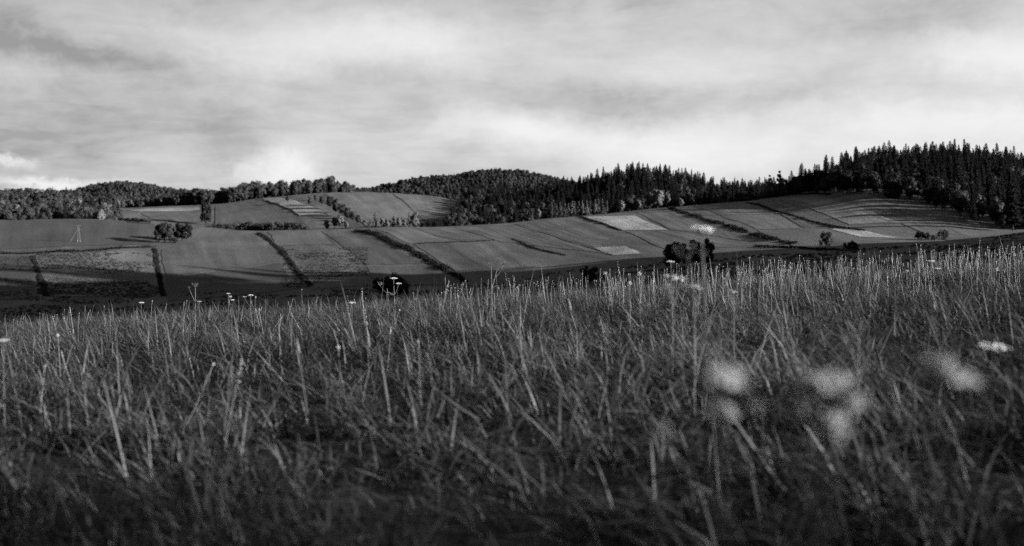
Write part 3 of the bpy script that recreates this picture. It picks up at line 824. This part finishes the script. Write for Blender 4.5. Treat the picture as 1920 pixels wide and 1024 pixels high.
hedge([(482, 374), (510, 381), (545, 394), (560, 404)], 1.3, .9, 'dark balk beside the pale strip on the middle hill', layer=ML, dens=12)
hedge([(240, 417), (262, 419), (280, 420)], 1.5, 1.0, 'scrub at the top edge of the pole field', dens=12)

# rough tufts on the uncut fields
def tuft_shrub(seed):
    rnd = random.Random(seed); mb = MB()
    for i in range(46):
        a = rnd.uniform(0, 6.28); r = rnd.random() ** .5 * .6
        mb.leaf((math.cos(a) * r, math.sin(a) * r, rnd.uniform(0, .55) * (1 - r * .8)), (math.cos(a), math.sin(a), rnd.uniform(0, 1)), rnd.uniform(.12, .3), 2.6, rnd)
    return mb.mesh('rough_tuft', M['leaf'])
tl = library('rough_tuft', [tuft_shrub(s) for s in range(4)])
pts = []
for (x0, x1, va, vbm, n) in [(70, 300, 472, 556, 3000), (530, 690, 466, 540, 1500), (-40, 60, 482, 556, 500)]:
    dd0 = [unproject((x0 + x1) / 2, v, *SL).y for v in (vbm, va)]
    for i in range(n):
        d = random.uniform(*dd0); px = random.uniform(x0, x1); x = (px - 960) / F * d
        if mnoise.noise(Vector((x * .05, d * .05, 3))) < -.12: continue
        pts.append((x, d, hz_fast(x, d) + .05))
for i in range(9000):      # weeds and tussocks along the valley floor
    d = random.uniform(175, 285); px = random.uniform(-60, 1990); x = (px - 960) / F * d
    if mnoise.noise(Vector((x * .06, d * .08, 9))) < .02: continue
    pts.append((x, d, hz_fast(x, d) + .05))
scatter('rough_grass', pts, [random.randrange(4) for _ in pts], [(0, 0, random.uniform(0, 6)) for _ in pts], [(s, s, s * .8) for s in (random.uniform(.3, .75) for _ in pts)], tl, 'rough grass tufts on the uncut fields of the slope', 'grass')

# ------------------------------------------------------------------ power pole
def pole():
    p = unproject(147, 454, *SL); e = link('power_pole', None, None, p); h = 32 / F * p.y
    s = h / 9.
    def part(nm, mb, mat): link(nm, mb.mesh(nm, mat), e)
    for dx in (-.35, .75):
        m = MB(); m.tube([(dx * 1.3 * s, 0, -.5), (dx * .35 * s, 0, h * .97)], [.17 * s, .12 * s], 8); part('pole', m, M['wood'])
    m = MB(); m.tube([(-4.3 * s, -.6 * s, -.3), (-.1 * s, 0, h * .80)], [.15 * s, .11 * s], 8); part('strut', m, M['wood'])
    m = MB(); m.tube([(.1 * s, 0, h * .82), (2.2 * s, .2 * s, h * .62)], [.1 * s, .07 * s], 6); part('arm', m, M['wood'])
    m = MB(); m.tube([(-.9 * s, 0, h * .93), (1.1 * s, 0, h * .93)], [.09 * s, .09 * s], 4); part('crossarm', m, M['wood'])
    for dx in (-.8, 0.05, 1.0):
        m = MB(); m.tube([(dx * s, 0, h * .94), (dx * s, 0, h * .955), (dx * s, 0, h * .975), (dx * s, 0, h * 1.0)], [.05 * s, .17 * s, .13 * s, .06 * s], 8); part('insulator', m, M['ceramic'])
    for dx in (-.46, .98):
        m = MB(); m.tube([(dx * s, -.1, -.3), (dx * s, -.1, .9 * s)], [.24 * s, .2 * s], 6); part('footing', m, M['ceramic'])
    tag(e, 'pale braced wooden power pole standing in the left field', 'pole')
pole()

# ------------------------------------------------------------------ meadow grass
def blade(mb, base, ang, lean, L, wd, tone, curl, segs=4):
    mb.t = tone
    d = Vector((math.cos(ang), math.sin(ang), 0)); s = Vector((-d.y, d.x, 0))
    tw = random.uniform(-.7, .7); s = (s * math.cos(tw) + d * math.sin(tw))
    p = Vector(base); th = lean; prev = None
    for i in range(segs + 1):
        t = i / segs; w = wd * (1 - t ** 1.7) * .5 + .0003
        if i == segs: idx = (mb.vert(p),)
        else: idx = (mb.vert(p - s * w), mb.vert(p + s * w))
        if prev:
            if len(idx) == 2: mb.face(prev[0], prev[1], idx[1], idx[0])
            else: mb.face(prev[0], prev[1], idx[0])
        prev = idx
        p = p + (d * math.sin(th) + Vector((0, 0, 1)) * math.cos(th)) * (L / segs); th += curl / segs

PATCH = .95
def grass_patch(seed, n, Lr, wr, wild):
    """a square of sward, about a metre across"""
    random.seed(seed); mb = MB(); o = Vector((seed * 3.7, seed * 1.3, .5))
    tus = [(random.uniform(-.5, .5) * PATCH, random.uniform(-.5, .5) * PATCH, random.uniform(.06, .16), random.uniform(.75, 1.35), random.uniform(0, 6.28), random.gauss(.62, .36), random.uniform(-.16, .24)) for _ in range(26)]
    for i in range(n):
        if random.random() < .74:
            cx, cy, cr, sc, ca, cl, ct = random.choice(tus)
            a = random.uniform(0, 6.283); r = cr * math.sqrt(random.random()); x, y = cx + math.cos(a) * r, cy + math.sin(a) * r
            ang = math.atan2(math.sin(a) * .6 + math.sin(ca) * .5, math.cos(a) * .6 + math.cos(ca) * .5 - .25) + random.gauss(0, .7)
            lean = abs(random.gauss(cl, .28))
        else:
            x, y = random.uniform(-.5, .5) * PATCH, random.uniform(-.5, .5) * PATCH
            sc, ct = .8, 0; ang = math.pi + random.gauss(0, 1.5); lean = abs(random.gauss(.4, .4))
        lump = mnoise.noise(Vector((x * 3.2, y * 3.2, 0)) + o)
        if lump < -.18 and random.random() < .5: continue
        tone = min(1, max(0, .72 * random.random() ** 1.9 + ct * .8 + .04))
        if random.random() < .03: tone = 1.0
        L = random.uniform(*Lr) * sc * (1 + .7 * lump)
        if random.random() < .04: L *= 1.5
        if random.random() < .05:      # broken blade, lying over
            blade(mb, (x, y, .08 + .1 * random.random()), random.uniform(0, 6.28), random.uniform(1.2, 1.9), random.uniform(.1, .25), random.uniform(.004, .009), random.uniform(.2, .9), random.uniform(-.4, .5)); continue
        if random.random() < .035:
            blade(mb, (x, y, -.03), random.uniform(0, 6.28), random.uniform(.3, .9), random.uniform(.08, .19), random.uniform(.014, .026), random.uniform(.3, .6), random.uniform(.3, 1.2)); continue
        blade(mb, (x, y, -.05), ang, lean * wild, L, random.uniform(*wr), tone, abs(random.gauss(1.5, .9)) * wild)
    for i in range(900):      # short thatch under the long blades
        blade(mb, (random.uniform(-.5, .5) * PATCH, random.uniform(-.5, .5) * PATCH, -.04), random.uniform(0, 6.28), abs(random.gauss(.7, .4)), random.uniform(.05, .13), random.uniform(.004, .008), random.uniform(0, .16), random.uniform(.2, 1.2), 2)
    return mb.mesh('grass_patch', M['grass'], tone=True)
grass_lib = library('grass_patch', [grass_patch(100 + i, 1850, (.10, .30), (.0036, .0115), 1.0 + .07 * (i % 4)) for i in range(10)])
random.seed(99)
P_, I_, R_, S_ = [], [], [], []
yy = .3
while yy < 34:
    xx = -.72 * yy - 2.2
    while xx < .72 * yy + 3:
        x = xx + random.uniform(-.12, .12); y = yy + random.uniform(-.12, .12); z = hz(x, y)
        lump = mnoise.noise(Vector((x * .7, y * .55, 1.3)))
        zs = max(.6, .95 + .40 * lump + random.uniform(-.08, .08))
        nx, ny = (hz(x + .4, y) - hz(x - .4, y)) / .8, (hz(x, y + .4) - hz(x, y - .4)) / .8
        q = (Matrix(((1, 0, -nx), (0, 1, -ny), (nx, ny, 1))) @ Matrix.Rotation(random.uniform(-1.5, 1.3), 3, 'Z')).to_euler()
        P_.append((x, y, z)); I_.append(random.randrange(10)); R_.append((q.x, q.y, q.z)); S_.append((1.0, 1.0, zs))
        xx += .80
    yy += .80
scatter('meadow_grass', P_, I_, R_, S_, grass_lib, 'long tangled meadow grass covering the foreground', 'grass')

# seed stalks standing above the sward
def stalk(seed, kind):
    random.seed(seed); mb = MB(); L = random.uniform(.34, .50); b = random.uniform(-.06, .06); c = random.uniform(-.05, .05)
    mb.t = random.uniform(.2, .7)
    pts = [(0, 0, -.02), (b * .3, c * .3, L * .4), (b * .7, c * .8, L * .75), (b, c, L)]
    mb.tube(pts, [.0022, .0019, .0016, .0013], 4)
    mb.t = random.uniform(.4, .95); e = Vector((b, c, L))
    if kind == 0: mb.ball(e, .006, 6, 4, 1.6)
    elif kind == 1:
        mb.tube([e - Vector((0, 0, .03)), e, e + Vector((b * .1, 0, .035))], [.0028, .0042, .0012], 5)
    elif kind == 2:
        for k in range(26):
            z = random.uniform(-.11, .02); a = random.uniform(0, 6.28); r = random.uniform(.003, .018) * (1 - (z + .11) / .16)
            mb.leaf(e + Vector((math.cos(a) * r, math.sin(a) * r, z + .02)), (math.cos(a), math.sin(a), .3), .006, 2.2)
    else:
        for k in range(9):
            a = random.uniform(0, 6.28); mb.leaf(e + Vector((math.cos(a) * .006, math.sin(a) * .006, random.uniform(-.004, .006))), (math.cos(a), math.sin(a), .8), .010, 1.4)
    return mb.mesh('seed_stalk', M['stalk'], tone=True)
st_lib = library('seed_stalk', [stalk(300 + i, i % 4) for i in range(12)])
random.seed(5)
SP, SI, SR, SS = [], [], [], []
def stalks(px0, px1, y0, y1, n, hs, tilt=.10):
    for i in range(n):
        y = math.sqrt(random.uniform(y0 * y0, y1 * y1)); px = random.uniform(px0, px1); x = (px - 960) / F * y
        if mnoise.noise(Vector((x * 1.1, y * .9, 4.))) < -.22: continue
        s = random.uniform(*hs)
        SP.append((x, y, hz(x, y))); SI.append(random.randrange(12)); SR.append((random.gauss(0, tilt), random.gauss(-.05, tilt), random.uniform(0, 6.28))); SS.append((.8, .8, s * .93))
stalks(1130, 2200, 8.5, 17, 800, (.7, 1.15))
stalks(1330, 2200, 7.5, 14, 240, (.75, 1.15))
stalks(820, 1160, 9, 18, 170, (.7, 1.1))
stalks(-200, 840, 9, 21, 130, (.55, .95), .16)
stalks(-200, 2200, 3.5, 9, 40, (.7, 1.05), .22)
scatter('seed_stalks', SP, SI, SR, SS, st_lib, 'thin pale seed stalks standing above the meadow grass', 'stalks')

# ------------------------------------------------------------------ flowers told apart in the meadow
def P3(px, v, d): return Vector(((px - 960) / F * d, d, EYE - (v - V0) / F * d))
def bez(a, b, c, n=7):
    return [a * (1 - t) ** 2 + b * 2 * t * (1 - t) + c * t * t for t in [i / (n - 1) for i in range(n)]]

def umbel_head(kind, c, r, rnd, mbp, mbs, tilt=(0, 0)):
    """florets into mbp, rays into mbs; c is the top centre"""
    up = Vector((tilt[0], tilt[1], 1)).normalized(); sx = up.orthogonal().normalized(); sy = up.cross(sx)
    if kind == 'flat':        # dense white plate
        root = c - up * r * .75
        n = 15
        for k in range(n):
            a = k * 2.4; q = math.sqrt((k + .5) / n) * r
            e = c + (sx * math.cos(a) + sy * math.sin(a)) * q + up * (-.18 * q * q / r + rnd.uniform(-.04, .04) * r)
            mbs.tube([root, (root + e) * .5 - up * r * .06, e], [r * .03, r * .024, r * .018], 4)
            for j in range(12):
                o = Vector((rnd.gauss(0, 1), rnd.gauss(0, 1), rnd.gauss(0, .45))) * r * .14
                mbp.leaf(e + o, up + Vector((rnd.gauss(.35, .4), rnd.gauss(-.35, .4), 0)), r * .19, 1.2, rnd)
        return root
    if kind == 'clump':       # loose round blossom clump
        root = c - up * r * 1.0
        for k in range(30):
            q = Vector((rnd.gauss(0, 1), rnd.gauss(0, 1), abs(rnd.gauss(0, 1)) * .8 - .2)).normalized() * r * rnd.uniform(.5, 1)
            e = c + q * .9 - up * r * .2
            mbs.tube([root, e], [r * .03, r * .018], 3)
            for j in range(9):
                o = Vector((rnd.gauss(0, 1), rnd.gauss(0, 1), rnd.gauss(0, 1))) * r * .15
                mbp.leaf(e + o, q.normalized() + Vector((rnd.gauss(0, .5), rnd.gauss(0, .5), rnd.gauss(0, .5))), r * .22, 1.2, rnd)
        return root
    root = c - up * r * 1.15   # skeletal seed umbel: open rays with small tips
    n = 13
    for k in range(n):
        a = k * 6.283 / n + rnd.uniform(-.15, .15); q = r * rnd.uniform(.6, 1.0)
        e = c + (sx * math.cos(a) + sy * math.sin(a)) * q + up * rnd.uniform(-.18, .12) * r
        mid = (root + e) * .5 + (sx * math.cos(a) + sy * math.sin(a)) * r * .10
        mbs.tube([root, mid, e], [r * .035, r * .03, r * .025], 4)
        for j in range(7):
            b = rnd.uniform(0, 6.28); f = e + (sx * math.cos(b) + sy * math.sin(b)) * r * .12 + up * r * rnd.uniform(.02, .14)
            mbs.tube([e, f], [r * .016, r * .012], 3)
            mbp.leaf(f, up, r * .075, 1.3, rnd)
    return root

def flower(label, heads, base_off=(0, 0), petal='petal', stem_r=.0018, cat='flower', group=None, seed=0, leaves=3, stem='stem'):
    """heads: (kind, px, row, depth, radius, tilt); the first head carries the main stem"""
    rnd = random.Random(seed + int(heads[0][1]) * 3 + int(heads[0][2]))
    H = [P3(h[1], h[2], h[3]) for h in heads]
    b = Vector((H[0].x + base_off[0], H[0].y + base_off[1], 0)); b.z = hz(b.x, b.y) - .02
    e = link('umbel_flower', None, None, b)
    ms = MB(); main = None
    for (h, c) in zip(heads, H):
        mp, mr = MB(), MB()
        root = umbel_head(h[0], c - b, h[4], rnd, mp, mr, h[5] if len(h) > 5 else (0, 0))
        if main is None:
            mid = Vector((root.x * .75, root.y * .75, root.z * .55))
            main = bez(Vector((0, 0, 0)), mid, root, 9)
            ms.tube(main, [stem_r * (1.5 - .6 * i / 8) for i in range(9)], 6)
        else:
            j = min(range(2, 8), key=lambda k: abs(main[k].z - root.z * .72))
            a = main[j]; ms.tube(bez(a, a.lerp(root, .5) + Vector((0, 0, -abs(root.x - a.x) * .35)), root, 6), [stem_r * (1.0 - .06 * i) for i in range(6)], 5)
        u = link('umbel', mp.mesh('umbel', M[petal]), e); link('rays', mr.mesh('rays', M[stem]), u)
    link('stem', ms.mesh('stem', M[stem], smooth=True), e)
    for k in range(leaves):
        ml = MB(); j = 1 + k * 2; a = main[min(j, 7)]; an = rnd.uniform(0, 6.28); L = rnd.uniform(.05, .10)
        d = Vector((math.cos(an), math.sin(an), .45)); s = Vector((-d.y, d.x, 0))
        ml.tube([a, a + d * L], [.0012, .0006], 4)
        for q in range(10):
            p = a + d * L * (.2 + .08 * q); w = L * .32 * (1 - q / 11)
            for sg in (-1, 1):
                ml.face(ml.vert(p), ml.vert(p + s * sg * w + d * L * .06), ml.vert(p + s * sg * w * .6 + d * L * .12))
        link('leaf', ml.mesh('leaf', M[stem]), e)
    return tag(e, label, cat, group)

flower('pale blossom clumps blurred close to the lens, left of the two big ones', [('clump', 1338, 706, .98, 0.0159), ('clump', 1368, 716, .99, 0.0195), ('clump', 1396, 752, 1.0, 0.0183), ('clump', 1350, 764, .98, 0.0171), ('clump', 1380, 700, 1.0, 0.0110)], (.05, .20), 'petal_dim', .0006, seed=1, stem='stem_dark')
flower('largest blurred white blossom close to the lens', [('clump', 1524, 722, .96, 0.0171), ('clump', 1558, 716, .97, 0.0183), ('clump', 1593, 752, .96, 0.0159), ('clump', 1558, 798, .95, 0.0171), ('clump', 1500, 772, .97, 0.0134), ('clump', 1572, 770, .96, 0.0146)], (.06, .22), 'petal_dim', .0006, seed=2, stem='stem_dark')
flower('blurred elongated pale blossom at the right, tilted', [('clump', 1757, 680, .88, 0.0122), ('clump', 1784, 698, .88, 0.0159), ('clump', 1808, 712, .89, 0.0134)], (.06, .20), 'petal_dim', .0006, seed=3, stem='stem_dark')
flower('white plate-like umbel on a curved stem near the right edge', [('flat', 1866, 648, 2.5, .030, (.1, -.2))], (-.04, .06), 'petal', .0011, seed=4, stem='stem_dark', leaves=2)
flower('dim blurred blossom low in the grass left of the big ones', [('clump', 1243, 803, .78, .005)], (.03, .30), 'petal_dim', .0006, seed=5, stem='stem_dark')
flower('tall umbel with flat white head rising above the meadow before the bushes', [('flat', 1317, 427, 2.5, .026, (.1, -.05)), ('skeletal', 1284, 462, 2.5, .036, (-.12, 0)), ('skeletal', 1318, 470, 2.6, .016)], (.055, .02), 'petal_fresh', .0024, seed=6)
flower('small flat white umbel right above the grass left of the tall umbel', [('flat', 1258, 490, 6.6, .024)], (.02, .05), seed=7)
flower('three-headed white flower in the grass below the tall umbel', [('clump', 1262, 521, 4.6, .022), ('clump', 1250, 519, 4.6, .016), ('clump', 1275, 522, 4.65, .018)], (.0, .03), seed=8)
flower('slender two-armed seed umbel on the crest in the middle', [('skeletal', 921, 491, 8.5, .034), ('skeletal', 944, 489, 8.5, .034), ('skeletal', 931, 502, 8.6, .03)], (.01, .04), 'petal_dim', .003, seed=9)
flower('white-tipped umbel on the crest before the dome-shaped bush', [('flat', 738, 521, 11, .036), ('flat', 747, 531, 11, .03), ('skeletal', 713, 530, 11.2, .034)], (.02, .04), stem_r=.003, seed=10)
flower('seed umbel standing alone on the crest at the left', [('skeletal', 366, 532, 14, .050), ('skeletal', 355, 538, 14, .022), ('flat', 374, 565, 14, .026)], (.0, .04), 'petal_dim', .0038, seed=11)
flower('small white umbel low in the grass right of the tall umbel', [('flat', 1376, 547, 4.8, .014), ('flat', 1370, 543, 4.8, .01)], seed=12)
flower('dim lacy umbel in the mid grass at the right', [('skeletal', 1610, 603, 3.3, .038), ('skeletal', 1596, 628, 3.3, .026)], (.0, .02), 'petal_dim', seed=13)
flower('pale umbel at the very left edge of the meadow', [('flat', 6, 637, 4.1, .020)], (.0, .02), 'petal_dim', .0012, seed=14)
flower('spread white umbel half sunk in the grass in the middle', [('skeletal', 757, 741, 2.3, .026), ('skeletal', 735, 748, 2.3, .018)], (0, .02), 'petal_dim', .0010, seed=15, stem='stem_dark', leaves=1)
flower('flat white umbel low in the grass left of the middle', [('flat', 660, 567, 9., .034)], seed=16)
flower('flat white umbel among the seed stalks at the right crest', [('flat', 1745, 489, 8.5, .036), ('flat', 1757, 503, 8.4, .03)], seed=17, stem_r=.0026)
flower('small white flower in the crest grass at the left', [('flat', 265, 567, 13, .03)], seed=18)
flower('pair of white umbels over the crest grass left of middle', [('flat', 470, 553, 12, .03), ('flat', 459, 556, 12, .024), ('flat', 436, 562, 12.2, .024)], seed=19)
flower('white flower cluster in the grass below the left seed umbel', [('flat', 428, 550, 13, .026), ('clump', 432, 556, 13, .02)], seed=20)
flower('flat pale umbel beside the tall umbel stem', [('flat', 1302, 536, 3.6, .020), ('flat', 1313, 541, 3.6, .016)], seed=21, petal='petal_dim')

def clock(px, v, d, r, label):
    rnd = random.Random(int(px * 7 + v)); c = P3(px, v, d); b = Vector((c.x + .01, c.y + .02, 0)); b.z = hz(b.x, b.y) - .02
    e = link('dandelion_clock', None, None, b); ms = MB(); q = c - b
    ms.tube(bez(Vector((0, 0, 0)), Vector((q.x * .2, q.y * .2, q.z * .6)), q, 7), [.0022] * 7, 5); link('stem', ms.mesh('stem', M['stem']), e)
    mh = MB(); mh.ball(q, r * .25, 6, 4)
    for k in range(110):
        n = Vector((rnd.gauss(0, 1), rnd.gauss(0, 1), rnd.gauss(0, 1))).normalized(); s = n.orthogonal().normalized()
        p = q + n * r * .9
        mh.face(mh.vert(q + n * r * .2 + s * r * .015), mh.vert(q + n * r * .2 - s * r * .015), mh.vert(p))
        mh.leaf(p, n, r * .22, 1.0, rnd)
    link('seed_head', mh.mesh('seed_head', M['fluff']), e)
    tag(e, label, 'dandelion', 'dandelion clocks in the meadow')
clock(1868, 506, 7.0, .020, 'largest round dandelion clock near the right edge')
clock(1832, 494, 9.0, .017, 'dandelion clock left of the largest one near the right edge')
clock(1700, 508, 8.5, .016, 'dandelion clock among the stalks below the flat white umbel')
clock(1199, 513, 8.0, .020, 'dandelion clock at the left end of the stalks beside the small umbel')
clock(1180, 531, 7.0, .017, 'lower dandelion clock left of the three-headed white flower')
clock(1135, 512, 10., .022, 'dandelion clock on the crest left of the stalks')
clock(634, 651, 4.2, .010, 'tiny pale dandelion clock in the grass left of middle')
clock(108, 629, 5.5, .011, 'small dandelion clock standing in the left grass')
